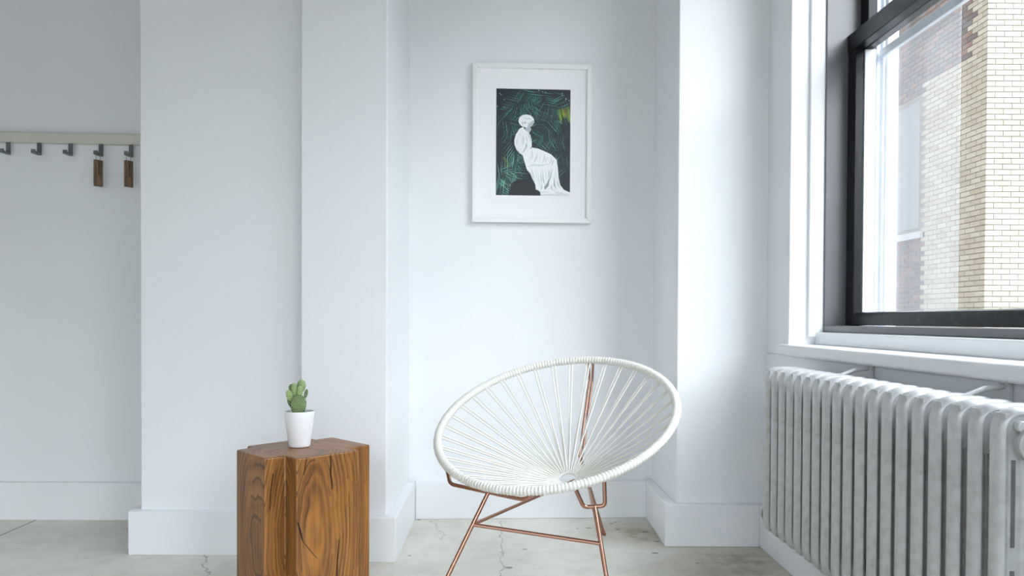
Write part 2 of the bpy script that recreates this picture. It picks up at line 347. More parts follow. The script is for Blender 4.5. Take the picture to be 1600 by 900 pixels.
# ------------------------------------------------------------------ windows
def window(name, y0, y1, label, full):
    t = thing(name, label, 'window', (1.33, (y0 + y1) / 2, WZ0), kind='structure')
    k = M['black']
    def p(nm, boxes, m, bevel=0.003, par=t): return obj(nm, B(*boxes), m, par, bevel=bevel)
    zb = 0.908; XF = 1.262
    # painted inner sill board with rounded nose, and the stop between it and the frame
    s = obj('window_sill', B((1.10, 1.30, y0 - 0.05, y1 + 0.045, 0.817, 0.860)), M['sill'], t, bevel=0.010, seg=4)
    obj('sill_stop', B((1.236, 1.50, y0, y1, 0.858, zb)), M['sill'], t, bevel=0.006, seg=3)
    # white casing stops on both reveals
    for ya, yb in ((y1 - 0.014, y1 + 0.01), (y0 - 0.01, y0 + 0.014)):
        obj('casing', B((1.205, XF + 0.004, ya, yb, zb - 0.02, WZ1)), M['trim'], t, bevel=0.004)
    # black fixed frame
    for ya, yb in ((y1 - 0.022, y1), (y0, y0 + 0.022)): p('jamb', [(XF, 1.40, ya, yb, zb, WZ1)], M['frameblack'])
    p('frame_bottom', [(XF, 1.40, y0 + 0.022, y1 - 0.022, zb, 0.934)], M['frameblack'])
    p('frame_head', [(XF, 1.40, y0 + 0.022, y1 - 0.022, WZ1 - 0.03, WZ1)], M['frameblack'])
    ia, ib = y0 + 0.022, y1 - 0.022
    # lower (inner) sash
    sash = thing('lower_sash', 'black sash', None, (1.362 - 1.33, 0, 0.934 - WZ0)); del sash['label']; sash.parent = t
    X0, X1 = 1.345, 1.375; sw = 0.062
    for ya, yb in ((ib - sw, ib), (ia, ia + sw)): p('stile', [(X0, X1, ya, yb, 0.934, 2.05)], k, 0.003, sash)
    bm = bmesh.new()      # bottom rail with a sloping top edge
    n = 60
    sec = [(X0 - 0.002, 0.936), (X0 - 0.002, 0.966), (X0 + 0.006, 0.982), (1.360, 0.986), (X1, 0.986), (X1, 0.936)]
    prev = None
    for i in range(n + 1):
        y = ia + sw + (ib - ia - 2 * sw) * i / n
        ring = [bm.verts.new((x, y, z)) for x, z in sec]
        if prev:
            for a in range(6): bm.faces.new((prev[a], prev[(a + 1) % 6], ring[(a + 1) % 6], ring[a]))
        else: bm.faces.new(ring)
        prev = ring
    bm.faces.new(prev[::-1])
    obj('bottom_rail', bm, M['blackw'], sash, bevel=0.002)
    p('meeting_rail', [(X0 - 0.004, X1 + 0.006, ia + 0.001, ib - 0.001, 1.985, 2.052)], k, 0.003, sash)
    p('pane', [(1.362, 1.366, ia + sw - 0.004, ib - sw + 0.004, 0.984, 1.987)], M['glass'], 0, sash)
    # upper (outer) sash
    up = thing('upper_sash', 'black sash', None, (1.41 - 1.33, 0, 1.99 - WZ0)); del up['label']; up.parent = t
    U0, U1 = 1.392, 1.425
    for ya, yb in ((ib - 0.06, ib), (ia, ia + 0.06)): p('stile', [(U0, U1, ya, yb, 1.99, WZ1 - 0.03)], k, 0.003, up)
    p('bottom_rail', [(U0, U1, ia + 0.06, ib - 0.06, 1.99, 2.03)], k, 0.003, up)
    p('top_rail', [(U0, U1, ia + 0.06, ib - 0.06, WZ1 - 0.09, WZ1 - 0.03)], k, 0.003, up)
    p('pane', [(1.407, 1.411, ia + 0.056, ib - 0.056, 2.026, WZ1 - 0.086)], M['glass'], 0, up)
    if full:
        # pale outer tracks, and an added milky pane in place of glass reflections
        for s_, yy in ((-1, y1), (1, y0)):
            q = lambda a, b: (min(yy + s_ * a, yy + s_ * b), max(yy + s_ * a, yy + s_ * b))
            p('outer_track', [(1.428, 1.512, *q(0.0, 0.045), 0.905, WZ1), (1.436, 1.444, *q(0.045, 0.062), 0.905, WZ1), (1.462, 1.470, *q(0.045, 0.062), 0.905, WZ1)], M['alu'], 0.002)
            p('outer_stop', [(1.385, 1.427, *q(0.022, 0.077), 0.934, 1.984)], M['aluw'], 0.002)
            p('outer_casing', [(1.474, 1.514, *q(0.045, 0.075), 0.905, WZ1)], M['aluw'], 0.002)
        sw_ = thing('veil_sash', 'veil sash', None, (1.45 - 1.33, 0, 0.934 - WZ0)); del sw_['label']; sw_.parent = t
        p('outer_rail', [(1.445, 1.462, y0 + 0.07, y1 - 0.065, 1.952, 1.985)], M['alu'], 0.002, sw_)
        p('outer_sill', [(1.43, 1.512, y0 + 0.02, y1 - 0.02, 0.905, 0.930)], M['aluw'], 0.002, sw_)
        p('veil_pane', [(1.452, 1.455, 2.437, y1 - 0.062, 0.93, 1.953)], M['haze'], 0, sw_)
    return t
window('window_1', *WINS[0], 'tall black sash window above the radiator with brick building outside', True)
def front_fill_window(name, x0, x1, label):
    t = thing(name, label, 'window', ((x0 + x1) / 2, -2.8, WZ0), kind='structure')
    def p(nm, *b, m='black'): return obj(nm, B(*b), M[m], t, bevel=0.003)
    p('frame', (x0, x0 + 0.06, -2.85, -2.75, WZ0, WZ1), (x1 - 0.06, x1, -2.85, -2.75, WZ0, WZ1), (x0 + 0.06, x1 - 0.06, -2.85, -2.75, WZ0, WZ0 + 0.06), (x0 + 0.06, x1 - 0.06, -2.85, -2.75, WZ1 - 0.06, WZ1))
    p('meeting_rail', (x0 + 0.06, x1 - 0.06, -2.84, -2.76, 1.98, 2.04))
    p('window_sill', (x0 - 0.05, x1 + 0.05, -2.9, -2.65, WZ0 - 0.043, WZ0), m='sill')
    p('pane', (x0 + 0.06, x1 - 0.06, -2.802, -2.798, WZ0 + 0.06, 1.98), (x0 + 0.06, x1 - 0.06, -2.802, -2.798, 2.04, WZ1 - 0.06), m='glass')
front_fill_window('fill_window_3', *FILL_WINS[0], 'unseen black sash window added behind the viewer for fill light, towards the left')
front_fill_window('fill_window_4', *FILL_WINS[1], 'unseen black sash window added behind the viewer for fill light, towards the middle')
window('fill_window_2', *WINS[1], 'unseen black sash window added beside the viewer for fill light', False)

# ------------------------------------------------------------------ building across the courtyard
BX, BY, BT = 5.74, 9.09, 11.45
bl = thing('brick_building', 'cream brick building with dark brick panel seen through the window', 'building', (BX, BY, -7.0))
obj('wall', B((BX, 10.4, BY, BT + 0.0, -7, 9.5)), M['mortar'], bl, smooth=False)
cz = 0.065; rows = int(16.5 / cz)
def bmesh_brick(dx, dy):
    bm = bmesh.new(); box(bm, -dx / 2, dx / 2, -dy / 2, dy / 2, -0.0275, 0.0275); return finish(bm, smooth=False)
cache = {}
def brick_mesh(face, ln, mt):
    k = (face, round(ln, 3), mt.name)
    if k not in cache:
        me = bmesh_brick(ln, 0.05) if face == 'r' else bmesh_brick(0.05, ln)
        me.materials.append(mt); me.name = 'brick'; cache[k] = me
    return cache[k]
WY0, WY1, WZa, WZb = 10.47, 11.36, 2.18, 4.05     # far window
cands = []
for r in range(rows):
    z = -7 + (r + 0.5) * cz
    pos = BX - 0.0072; k = 0
    while pos < 9.8:          # face towards the viewer
        ln = 0.092 if (k == 0 and r % 2) else 0.192
        x = pos + ln / 2; d = abs(x - 5.95) * 4 + abs(z - 2.9)
        cands.append((d, 'r', (x, BY + 0.017, z), ln, random.choice(M['cream'][:3])))
        pos += ln + 0.008; k += 1
    pos = BY - 0.0072; k = 0
    while pos < BT - 0.05:    # receding face
        ln = 0.092 if (k == 0 and r % 2 == 0) else 0.192
        ln = min(ln, BT - pos); y = pos + ln / 2
        brown = (z > 4.16 and y > BY + 0.22 + 0.10 * (r % 4 in (0, 1))) or y > WY0 - 0.02
        if not (WY0 - 0.06 < y < WY1 + 0.06 and (WZa < z < WZb or -0.9 < z < 0.95 or 5.4 < z < 7.3)):
            d = abs(y - 9.1) * 1.6 + abs(z - 2.9) + 0.35
            cands.append((d, 'l', (BX + 0.017, y, z), ln, random.choice(M['brown'] if brown else [M['cream'][0], M['cream'][1], M['cream'][3], M['cream'][1]])))
        pos += ln + 0.008; k += 1
# the 300 that show largest are parts of their own, the others one joined part
def shows(c):
    d, f, (x, y, z), ln, m_ = c
    zv = 0.95 < z < 4.9
    px = 780 + 1200 * x / y
    return zv and (px < 1615)
vis = sorted([c for c in cands if shows(c)], key=lambda c: c[0])[:300]; vset = set(id(c) for c in vis)
for d, f, (x, y, z), ln, m_ in vis:
    o = bpy.data.objects.new('brick', brick_mesh(f, ln, m_)); COL.objects.link(o); o.parent = bl; o.location = Vector((x, y, z)) - bl.location
allm = M['cream'] + M['brown']; bm = bmesh.new()
for c in cands:
    if id(c) in vset: continue
    d, f, (x, y, z), ln, m_ = c
    hx, hy = (ln / 2, 0.025) if f == 'r' else (0.025, ln / 2)
    box(bm, x - hx, x + hx, y - hy, y + hy, z - 0.0275, z + 0.0275, allm.index(m_))
o = obj('brickwork', bm, allm, bl, smooth=False); o['kind'] = 'stuff'
for zo in (-3.1, 0.0, 3.2):
    za, zb = WZa + zo, WZb + zo
    if zo == -3.1: za, zb = -0.9, 0.95
    if zo == 3.2: za, zb = 5.4, 7.3
    wn = obj('window', B((BX + 0.03, BX + 0.10, WY0, WY1, za, za + 0.06), (BX + 0.03, BX + 0.10, WY0, WY1, zb - 0.08, zb), (BX + 0.03, BX + 0.10, WY0, WY0 + 0.06, za, zb), (BX + 0.03, BX + 0.10, WY1 - 0.06, WY1, za, zb), (BX + 0.02, BX + 0.08, WY0, WY1, (za + zb) / 2 - 0.03, (za + zb) / 2 + 0.03), (BX - 0.05, BX + 0.08, WY0 - 0.05, WY1 + 0.05, za - 0.09, za)), M['fartrim'], bl, bevel=0.004)
    wn2 = wn
    obj('pane', B((BX - 0.004, BX + 0.02, WY0 + 0.06, WY1 - 0.06, za + 0.06, zb - 0.08)), M['farblind'], wn2, smooth=False)
gnd = obj('courtyard_ground', B((-60, 60, -60, 60, -7.3, -7.0)), M['ground'], smooth=False); tag(gnd, 'grey courtyard ground far below the window', 'ground', kind='structure')

tag(obj('wall_sky_block', B((18, 19, -40, 30, -7, 8.0), (-30, 19, -25, -24, -7, 4.7)), M['facade'], smooth=False), 'unseen far walls added to block the low sky', 'wall', kind='structure')  # unseen walls, added to cut low sky light on the upper walls

# ------------------------------------------------------------------ cast-iron radiator
NS = 19; RY1, RY0 = 2.715, 1.461; pitch = (RY1 - RY0) / (NS - 1); RX0, RX1 = 0.941, 1.092; RZ0, RZ1 = 0.198, 0.790
rad = thing('radiator', 'grey painted cast iron column radiator under the window', 'radiator', (1.02, (RY0 + RY1) / 2, RZ0))
def section_mesh(hub=True):
    bm = bmesh.new(); rx, ry = 0.0125, 0.0205
    xa, xb, za, zb = RX0 + rx, RX1 - rx, RZ0 + rx, RZ1 - rx
    loop = fillet([(xa, 0, za), (xb, 0, za), (xb, 0, zb), (xa, 0, zb)], 0.036, 6, True)
    tube(bm, loop, 0, 14, True, ref=(0, 1, 0), ab=(rx, ry))
    cols = [xa + (xb - xa) * i / 3 for i in range(4)]; xm = 1.0
    for x in cols[1:3]: tube(bm, [(x, 0, za), (x, 0, zb)], 0, 14, False, ref=(0, 1, 0), ab=(rx * 0.95, ry * 0.8))
    box(bm, xa, xb, -0.018, 0.018, RZ1 - 0.100, RZ1 - 0.012); box(bm, xa, xb, -0.018, 0.018, RZ0 + 0.012, RZ0 + 0.095)
    t = 0.011
    for zc in (0.500, 0.310): box(bm, xa, xb, -t, t, zc - 0.022, zc + 0.022)      # bridges between the slots
    for i, x in enumerate(cols):                                               # flanges on the inner sides of the columns
        box(bm, x - (rx + 0.004) * (i > 0), x + (rx + 0.004) * (i < 3), -t, t, RZ0 + 0.04, RZ1 - 0.09)
    if hub:
        for z in (RZ1 - 0.066, RZ0 + 0.06):
            c = lambda a: Matrix.Translation((xm, a, z)) @ Matrix.Rotation(PI / 2, 4, 'X')
            bmesh.ops.create_cone(bm, cap_ends=True, segments=18, radius1=0.031, radius2=0.031, depth=pitch, matrix=c(0))
    return finish(bm, True, 0.7)
sm = section_mesh()
sm.materials.append(M['radiator']); sm.name = 'section'; sm.transform(Matrix.Translation((-rad.location.x, 0, -rad.location.z)))
for i in range(NS):
    o = bpy.data.objects.new('section', sm); COL.objects.link(o); o.parent = rad; o.location = (0, RY1 - i * pitch - rad.location.y, 0)
def cyl(bm, c, r, d, axis='Y', seg=20, r2=None):
    rot = {'X': Matrix.Rotation(PI / 2, 4, 'Y'), 'Y': Matrix.Rotation(PI / 2, 4, 'X'), 'Z': Matrix.Identity(4)}[axis]
    bmesh.ops.create_cone(bm, cap_ends=True, segments=seg, radius1=r, radius2=r if r2 is None else r2, depth=d, matrix=Matrix.Translation(c) @ rot)
xm = 1.0
for z in (RZ1 - 0.066, RZ0 + 0.06):
    bm = bmesh.new(); cyl(bm, (xm, RY0 - 0.040, z), 0.037, 0.012); cyl(bm, (xm, RY0 - 0.050, z), 0.027, 0.014, seg=6); obj('end_plug', bm, M['radiator'], rad, bevel=0.003)
for z in (RZ1 - 0.035,):
    bm = bmesh.new(); cyl(bm, (RX0 + 0.036, RY0 - 0.028, z), 0.0105, 0.014); obj('bolt', bm, M['pipe'], rad, bevel=0.002)
bm = bmesh.new()   # hex plug and collar at the far end
zc = RZ0 + 0.055
cyl(bm, (0.979, RY1 + 0.042, zc), 0.030, 0.020, seg=20); cyl(bm, (0.979, RY1 + 0.062, zc), 0.025, 0.022, seg=6)
obj('end_valve', bm, M['brass'], rad, bevel=0.003)
for y in (RY1 - 5.5 * pitch, RY0 + 3.5 * pitch):      # wall brackets that carry it, seen above and below
    bm = bmesh.new(); tube(bm, [(xm, y, RZ1 - 0.02), (1.06, y, RZ1 + 0.004), (1.08, y, RZ1 + 0.012), (1.122, y, RZ1 + 0.018)], 0.007, 8); box(bm, 1.120, 1.131, y - 0.018, y + 0.018, RZ1 - 0.10, RZ1 + 0.030)
    obj('wall_bracket', bm, M['pipe'], rad, bevel=0.001)
    bm = bmesh.new(); tube(bm, fillet([(0.985, y, RZ0 + 0.05), (0.985, y, RZ0 - 0.012), (1.05, y, RZ0 - 0.016), (1.115, y, RZ0 + 0.0)], 0.02, 4), 0.010, 10)
    obj('support_hook', bm, M['pipe'], rad)

# ------------------------------------------------------------------ wooden side table
ST = 0.52
outl = [(-0.720, 2.355), (-0.671, 2.412), (-0.622, 2.357), (-0.460, 2.524), (-0.502, 2.566), (-0.442, 2.632), (-0.605, 2.797), (-0.655, 2.746), (-0.690, 2.778), (-0.853, 2.598), (-0.826, 2.568), (-0.862, 2.518)]
tb = thing('side_table', 'chunky oiled hardwood block side table holding the potted cactus', 'side table', (-0.65, 2.57, 0))
o = obj('block', PR(outl, 0.0, ST), M['wood'], tb, bevel=0.005, seg=3)
ua = Vector((0.6965, 0.7175, 0)); na = Vector((0.7175, -0.6965, 0))
def sliver(base, pts, wd):
    bm = bmesh.new(); L = []
    for i, (s, z) in enumerate(pts):
        h = wd * (0.15 + math.sin(PI * (i + 0.5) / len(pts)))
        p = Vector((base[0], base[1], 0)) + ua * s + Vector((0, 0, z))
        L.append([bm.verts.new(p + ua * k * h + na * e) for k, e in ((-1, 0.0012), (1, 0.0012), (1, -0.004), (-1, -0.004))])
    for A, C_ in zip(L, L[1:]):
        for k in range(4): bm.faces.new((A[k], A[(k + 1) % 4], C_[(k + 1) % 4], C_[k]))
    bm.faces.new(L[0]); bm.faces.new(L[-1])
    obj('wood_check', bm, M['crack'], tb, smooth=False)
bC = (-0.622, 2.357)
sliver(bC, [(0.122, 0.516), (0.124, 0.49), (0.123, 0.46), (0.127, 0.43), (0.128, 0.405)], 0.0022)
sliver(bC, [(0.004, 0.325), (0.012, 0.30), (0.016, 0.285), (0.022, 0.262)], 0.0026)
sliver(bC, [(0.022, 0.262), (0.05, 0.225), (0.075, 0.195)], 0.0010)
sliver(bC, [(0.036, 0.517), (0.030, 0.49), (0.026, 0.465)], 0.0011)
sliver(bC, [(0.155, 0.24), (0.15, 0.19), (0.147, 0.12), (0.15, 0.06)], 0.0016)
sliver((-0.720, 2.355), [(0.03, 0.47), (0.022, 0.42), (0.018, 0.36)], 0.0009)

# ------------------------------------------------------------------ potted cactus
PC = (-0.672, 2.585, ST)
pot = thing('potted_cactus', 'small prickly pear cactus in a white ceramic pot', 'potted plant', PC)
bm = bmesh.new()
prof = [(0.0, 0.001), (0.033, 0.001), (0.0355, 0.003), (0.0365, 0.010), (0.0385, 0.030), (0.0425, 0.055), (0.0465, 0.080), (0.0490, 0.105), (0.0497, 0.118), (0.0490, 0.1205), (0.0470, 0.1205), (0.0460, 0.118), (0.0452, 0.104), (0.0448, 0.100), (0.0, 0.100)]
lathe(bm, prof, PC, 48); bmesh.ops.remove_doubles(bm, verts=bm.verts, dist=1e-5)
obj('pot', bm, M['pot'], pot, angle=1.2)
bm = bmesh.new(); rg = lathe(bm, [(0.0445, 0.105), (0.043, 0.1105), (0.03, 0.1125), (0.012, 0.114), (0.0005, 0.114)], PC, 26)
for rr in rg[1:]:
    for v in rr: v.co.z += random.uniform(-0.0015, 0.002)
obj('soil', bm, M['soil'], pot)
def pad(name, dx, dy, dz, w_, h_, tilt, yaw, m_, dots=0, thick=0.33, par=None):
    bm = bmesh.new(); bmesh.ops.create_uvsphere(bm, u_segments=20, v_segments=14, radius=1.0)
    for v in bm.verts:
        z = v.co.z; k = 1.0 + 0.12 * z
        v.co = Vector((v.co.x * w_ / 2 * k, v.co.y * w_ / 2 * thick * k, z * h_ / 2))
    R_ = Matrix.Translation(Vector(PC) + Vector((dx, dy, dz))) @ Matrix.Rotation(yaw, 4, 'Z') @ Matrix.Rotation(tilt, 4, 'Y')
    bm.transform(R_)
    o = obj(name, bm, m_, par or pot)
    if dots:
        bm = bmesh.new(); st = h_ / dots
        for i in range(-dots, dots + 1):
            for j in range(-dots, dots + 1):
                x, z = (j + 0.5 * (i % 2)) * st * 0.78, i * st * 0.62
                q = (2 * x / w_) ** 2 + (2 * z / h_) ** 2
                if q > 0.92: continue
                k = 1.0 + 0.12 * 2 * z / h_
                for sgn in (-1, 1):
                    y = sgn * w_ / 2 * thick * k * math.sqrt(1 - q)
                    bmesh.ops.create_icosphere(bm, subdivisions=1, radius=0.0013, matrix=R_ @ Matrix.Translation((x * k, y, z)))
        a = obj('areoles', bm, M['areole'], o); a['kind'] = 'stuff'
    return o
G, N_ = M['cactus'], M['cactus_new']
pad('pad', -0.002, -0.006, 0.1385, 0.052, 0.076, 0.08, 0.1, G, 9)
pad('pad', -0.018, 0.004, 0.192, 0.022, 0.048, -0.10, -0.3, N_, 6, 0.45)
pad('pad', -0.032, -0.002, 0.172, 0.023, 0.040, -0.30, 0.3, N_, 5, 0.45)
pad('pad', 0.002, -0.002, 0.186, 0.020, 0.040, 0.05, 0.2, N_, 5, 0.5)
pad('pad', 0.002, 0.018, 0.203, 0.032, 0.044, 0.05, -0.2, N_, 6, 0.4)
pad('pad', 0.0215, 0.0, 0.178, 0.015, 0.034, 0.30, -0.5, G, 5, 0.5)
pad('pad', -0.034, 0.012, 0.150, 0.020, 0.042, -0.25, 0.6, G, 5, 0.45)
pad('pad', -0.030, 0.020, 0.192, 0.022, 0.036, -0.25, 0.5, G, 5, 0.45)
pad('pad', -0.012, 0.016, 0.140, 0.048, 0.075, -0.12, -0.4, G, 7)

# ------------------------------------------------------------------ cord chair
CC = Vector((0.20483, 2.8132, 0.59462)); RR = 0.44
cn = Vector((-0.20865, -0.38230, 0.90017)).normalized(); cu = Vector((0.87778, -0.47907, 0)).normalized(); cw = cn.cross(cu)
ch = thing('cord_chair', 'round ivory cord lounge chair with copper tripod frame', 'chair', (0.19, 2.68, 0))
def rim(deg, rad_=RR, d=0.0): a = math.radians(deg); return CC + (cu * math.cos(a) + cw * math.sin(a)) * rad_ - cn * d
NW = 230; per = 4
bm = bmesh.new()
tube(bm, [rim(360 * i / (NW * per)) for i in range(NW * per)], 0, 10, True, ref=None, rf=lambda i: 0.0148 + 0.0017 * math.cos(2 * PI * (i % per) / per) + 0.0004 * math.sin(i * 0.37))
obj('rim', bm, M['cord'], ch, angle=1.4)
RD, rr0 = 0.275, 0.036
rc = CC - cn * RD
bm = bmesh.new(); nr = 96
tube(bm, [rim(360 * i / nr, rr0, RD) for i in range(nr)], 0, 8, True, rf=lambda i: 0.0050 + 0.0012 * (i % 2))
obj('centre_ring', bm, M['cord'], ch, angle=1.4)
# one shared strand mesh, placed once per cord
bm = bmesh.new(); tube(bm, [(0, 0, 0), (0, 0, 0.25), (0, 0, 0.5), (0, 0, 0.75), (0, 0, 1)], 0.0031, 7)
strand = finish(bm, True, 1.0); strand.materials.append(M['cord']); strand.name = 'cord'
NSPK = 36
for i in range(NSPK):
    for s in (-1, 1):
        th = 360 * (i + 0.35) / NSPK
        a = rim(th + s * 0.95, RR - 0.004 * s - 0.004, 0.004 * s + 0.004); b_ = rim(th * 1.0 + s * 2.2, rr0 + 0.002, RD + 0.003 * s)
        dv = b_ - a
        o = bpy.data.objects.new('cord', strand); COL.objects.link(o); o.parent = ch
        q = dv.to_track_quat('Z', 'Y')
        o.matrix_local = Matrix.Translation(a - ch.location) @ q.to_matrix().to_4x4() @ Matrix.Diagonal((1, 1, dv.length, 1))
cp = M['copper']; tr = 0.0068
def rod(name, pts, r=tr, fil=0.0, seg=12, par=ch):
    bm = bmesh.new(); tube(bm, fillet(pts, fil, 6) if fil else pts, r, seg); return obj(name, bm, cp, par)
Lt, Rt, Bt = Vector((-0.035, 2.5, 0.384)), Vector((0.304, 2.42, 0.362)), Vector((0.326, 3.05, 0.406))
Lf, Rf, Bf = Vector((-0.230, 2.365, 0.0)), Vector((0.352, 2.239, 0.0)), Vector((0.469, 3.388, 0.0))
rod('bracket', [rim(232), (-0.168, 2.634, 0.392), (-0.157, 2.622, 0.386), (0.080, 2.455, 0.374), rim(287)], fil=0.022)
rod('bracket', [rim(300.5), (0.270, 2.42, 0.359), (0.337, 2.42, 0.364), rim(313.5)], fil=0.015)
rod('bracket', [rim(91), (0.388, 3.185, 0.70), (0.334, 3.055, 0.412), (0.320, 3.048, 0.404), (0.376, 3.19, 0.70), rim(93.5)], 0.0050, fil=0.02)
for a, b_ in ((Lt, Lf), (Rt, Rf), (Bt, Bf)):
    lg = rod('leg', [a, b_ + (a - b_) * 0.03], tr + 0.0004)
    bm = bmesh.new(); tube(bm, [b_ + Vector((0, 0, 0.0)), b_ + (a - b_) * 0.045], 0.0095, 12); obj('foot_cap', bm, cp, lg)
jl, jr, jb = Lt.lerp(Lf, 0.245), Rt.lerp(Rf, 0.285), Bt.lerp(Bf, 0.215)
rod('stretcher', [jl, jr], 0.0062); rod('stretcher', [jl, jb], 0.0058); rod('stretcher', [jr, jb], 0.0058)

# ------------------------------------------------------------------ framed picture
# the recess wall is slightly skewed; the picture hangs flat on it
skew = math.atan2(0.065, 1.30); FX, FZ = 0.1525, 1.794; FW, FH = 0.571, 0.757
fy = 3.668 + (FX + 0.5) * 0.05
pic = thing('framed_picture', 'white framed photograph of a pale seated statue among dark palm leaves', 'picture', (FX, fy - 0.002, FZ - FH / 2))
pic.rotation_euler.z = skew
def lobj(name, bm, m, par, **k):     # coordinates already local to the picture
    me = finish(bm, k.pop('smooth', True)); me.name = name
    for q in (m if isinstance(m, list) else [m]): me.materials.append(q)
    o = bpy.data.objects.new(name, me); COL.objects.link(o); o.parent = par
    if k.get('bevel'):
        bv = o.modifiers.new('bevel', 'BEVEL'); bv.width = k['bevel']; bv.segments = 2
    return o
mw, md = 0.024, 0.030
bm = bmesh.new()
oc = [(-FW / 2, 0), (FW / 2, 0), (FW / 2, FH), (-FW / 2, FH)]; ic = [(-FW / 2 + mw, mw), (FW / 2 - mw, mw), (FW / 2 - mw, FH - mw), (-FW / 2 + mw, FH - mw)]
for i in range(4):
    j = (i + 1) % 4
    bmq = bmesh.new()
    q = [oc[i], oc[j], ic[j], ic[i]]
    a = [bmq.verts.new((x, -md, z)) for x, z in q]; b_ = [bmq.verts.new((x, 0, z)) for x, z in q]
    bmq.faces.new(a); bmq.faces.new(b_[::-1])
    for k in range(4): bmq.faces.new((a[k], b_[k], b_[(k + 1) % 4], a[(k + 1) % 4]))
    lobj('moulding', bmq, M['frame'], pic, bevel=0.0025)
bm.free()
lobj('mount', B((-FW / 2 + mw - 0.004, FW / 2 - mw + 0.004, -0.016, -0.008, mw - 0.004, FH - mw + 0.004)), M['mount'], pic, smooth=False)
# print: flat ink shapes, drawn in a 360 x 510 sheet
pw, ph = 0.3555, 0.507; px0 = -0.02 - FX + 0.0005; pz1 = 2.053 - (FZ - FH / 2)
vcm = bpy.data.materials.new('printed_ink'); vcm.use_nodes = True
_b = vcm.node_tree.nodes['Principled BSDF']; _b.inputs['Roughness'].default_value = 0.45
_v = vcm.node_tree.nodes.new('ShaderNodeVertexColor'); _v.layer_name = 'ink'; vcm.node_tree.links.new(_v.outputs[0], _b.inputs['Base Color'])
pb = bmesh.new(); lay = pb.loops.layers.float_color.new('ink'); depth = [0.0162]
def ink(poly, col):
    depth[0] += 0.0000012
    n = len(poly)
    vs = [pb.verts.new((px0 + min(max(x, 0), 360) / 360 * pw, -depth[0], pz1 - min(max(y, 0), 510) / 510 * ph)) for x, y in poly]
    try: f = pb.faces.new(vs)
    except ValueError: return
    for l in f.loops: l[lay] = (*col, 1)
ink([(0, 510), (360, 510), (360, 0), (0, 0)], (0.012, 0.022, 0.028))
rnd = random.Random(5)
def frond(x, y, ang, ln, n, ll, col, curve=0.5):
    px, py, a = x, y, ang
    for i in range(n):
        t = i / n; a += curve / n
        nx, ny = px + math.cos(a) * ln / n, py + math.sin(a) * ln / n
        for s in (-1, 1):
            la = a + s * (1.15 - 0.75 * t) + rnd.uniform(-0.05, 0.05); l2 = ll * (0.55 + 0.6 * math.sin(PI * min(1, t + 0.25))) * rnd.uniform(0.8, 1.1)
            wd = rnd.uniform(1.5, 2.8); ex, ey = nx + math.cos(la) * l2, ny + math.sin(la) * l2; k = rnd.choice((0.3, 0.5, 0.8, 1.1, 1.6))
            mxx, myy = nx + math.cos(la) * l2 * 0.4, ny + math.sin(la) * l2 * 0.4; sx, sy = -math.sin(la) * wd, math.cos(la) * wd
            ink([(nx, ny), (mxx + sx, myy + sy), (ex, ey), (mxx - sx, myy - sy)], tuple(c * k for c in col))
        px, py = nx, ny
teal, deep, lite, lime = (0.028, 0.095, 0.09), (0.016, 0.042, 0.048), (0.12, 0.26, 0.23), (0.26, 0.38, 0.06)
for _ in range(8): frond(rnd.uniform(-20, 380), rnd.uniform(-30, 500), rnd.uniform(0, 2 * PI), rnd.uniform(110, 190), 15, rnd.uniform(45, 75), deep, rnd.uniform(-0.8, 0.8))
for a in ((190, 10, 2.3, 170, 1), (215, 5, 1.3, 160, 1), (120, -20, 1.0, 170, 1), (350, 20, 2.2, 190, 0), (20, 140, 0.3, 180, 1), (60, 190, 1.2, 190, 1), (30, 100, 1.3, 150, 0), (350, 300, 3.3, 200, 1), (360, 380, 3.5, 190, 0), (340, 210, 2.9, 160, 1), (-10, 380, 0.7, 160, 2), (10, 440, -0.5, 150, 2), (-10, 500, -0.4, 150, 1), (300, 130, 2.4, 140, 0), (80, 60, 0.2, 120, 0), (250, 60, 0.6, 130, 1)):
    frond(a[0], a[1], a[2], a[3], 14, rnd.uniform(65, 100), (teal, (0.055, 0.16, 0.15), lite)[a[4]], rnd.uniform(-0.5, 0.5))
for i in range(9):
    x, l = 298 + i * 7.2, rnd.uniform(40, 75); ink([(x, 96 - i * 2), (x + 3, 95 - i * 2), (x + 13, 96 + l * 0.6), (x + 10, 96 + l), (x + 5, 96 + l * 0.5)], tuple(c * rnd.uniform(0.35, 1.1) for c in lime))
for i in range(7):
    x, y = 28 + i * 4, 330 + i * 6; ink([(x, y), (x + 12, y - 1), (x + 20, y + 4), (x + 10, y + 3)], tuple(c * rnd.uniform(0.3, 0.8) for c in lime))
for i in range(12):
    x, y = rnd.uniform(0, 70), rnd.uniform(390, 490); l = rnd.uniform(20, 45); ink([(x, y), (x + l * 0.5, y + l * 0.28), (x + l, y + l * 0.75), (x + l * 0.45, y + l * 0.42)], tuple(c * rnd.uniform(0.7, 1.6) for c in lite))
for _ in range(14): x, y = rnd.choice(((rnd.uniform(200, 245), rnd.uniform(0, 14)), (rnd.uniform(0, 40), rnd.uniform(0, 90)), (rnd.uniform(300, 350), rnd.uniform(10, 60)))); ink([(x, y), (x + 5, y + 1), (x + 7, y + 5), (x + 2, y + 4)], (0.3, 0.42, 0.42))
ink([(60, 510), (75, 455), (110, 430), (160, 440), (200, 470), (215, 510)], (0.018, 0.02, 0.026))
W1, W2, W3, W4 = (0.84, 0.86, 0.86), (0.66, 0.70, 0.72), (0.45, 0.50, 0.53), (0.24, 0.29, 0.32)
S = lambda pts, c: ink([(x - 172, y - 187) for x, y in pts], c)
def ell(cx, cy, rx, ry, c, n=18): S([(cx + rx * math.cos(2 * PI * i / n), cy + ry * math.sin(2 * PI * i / n)) for i in range(n)], c)
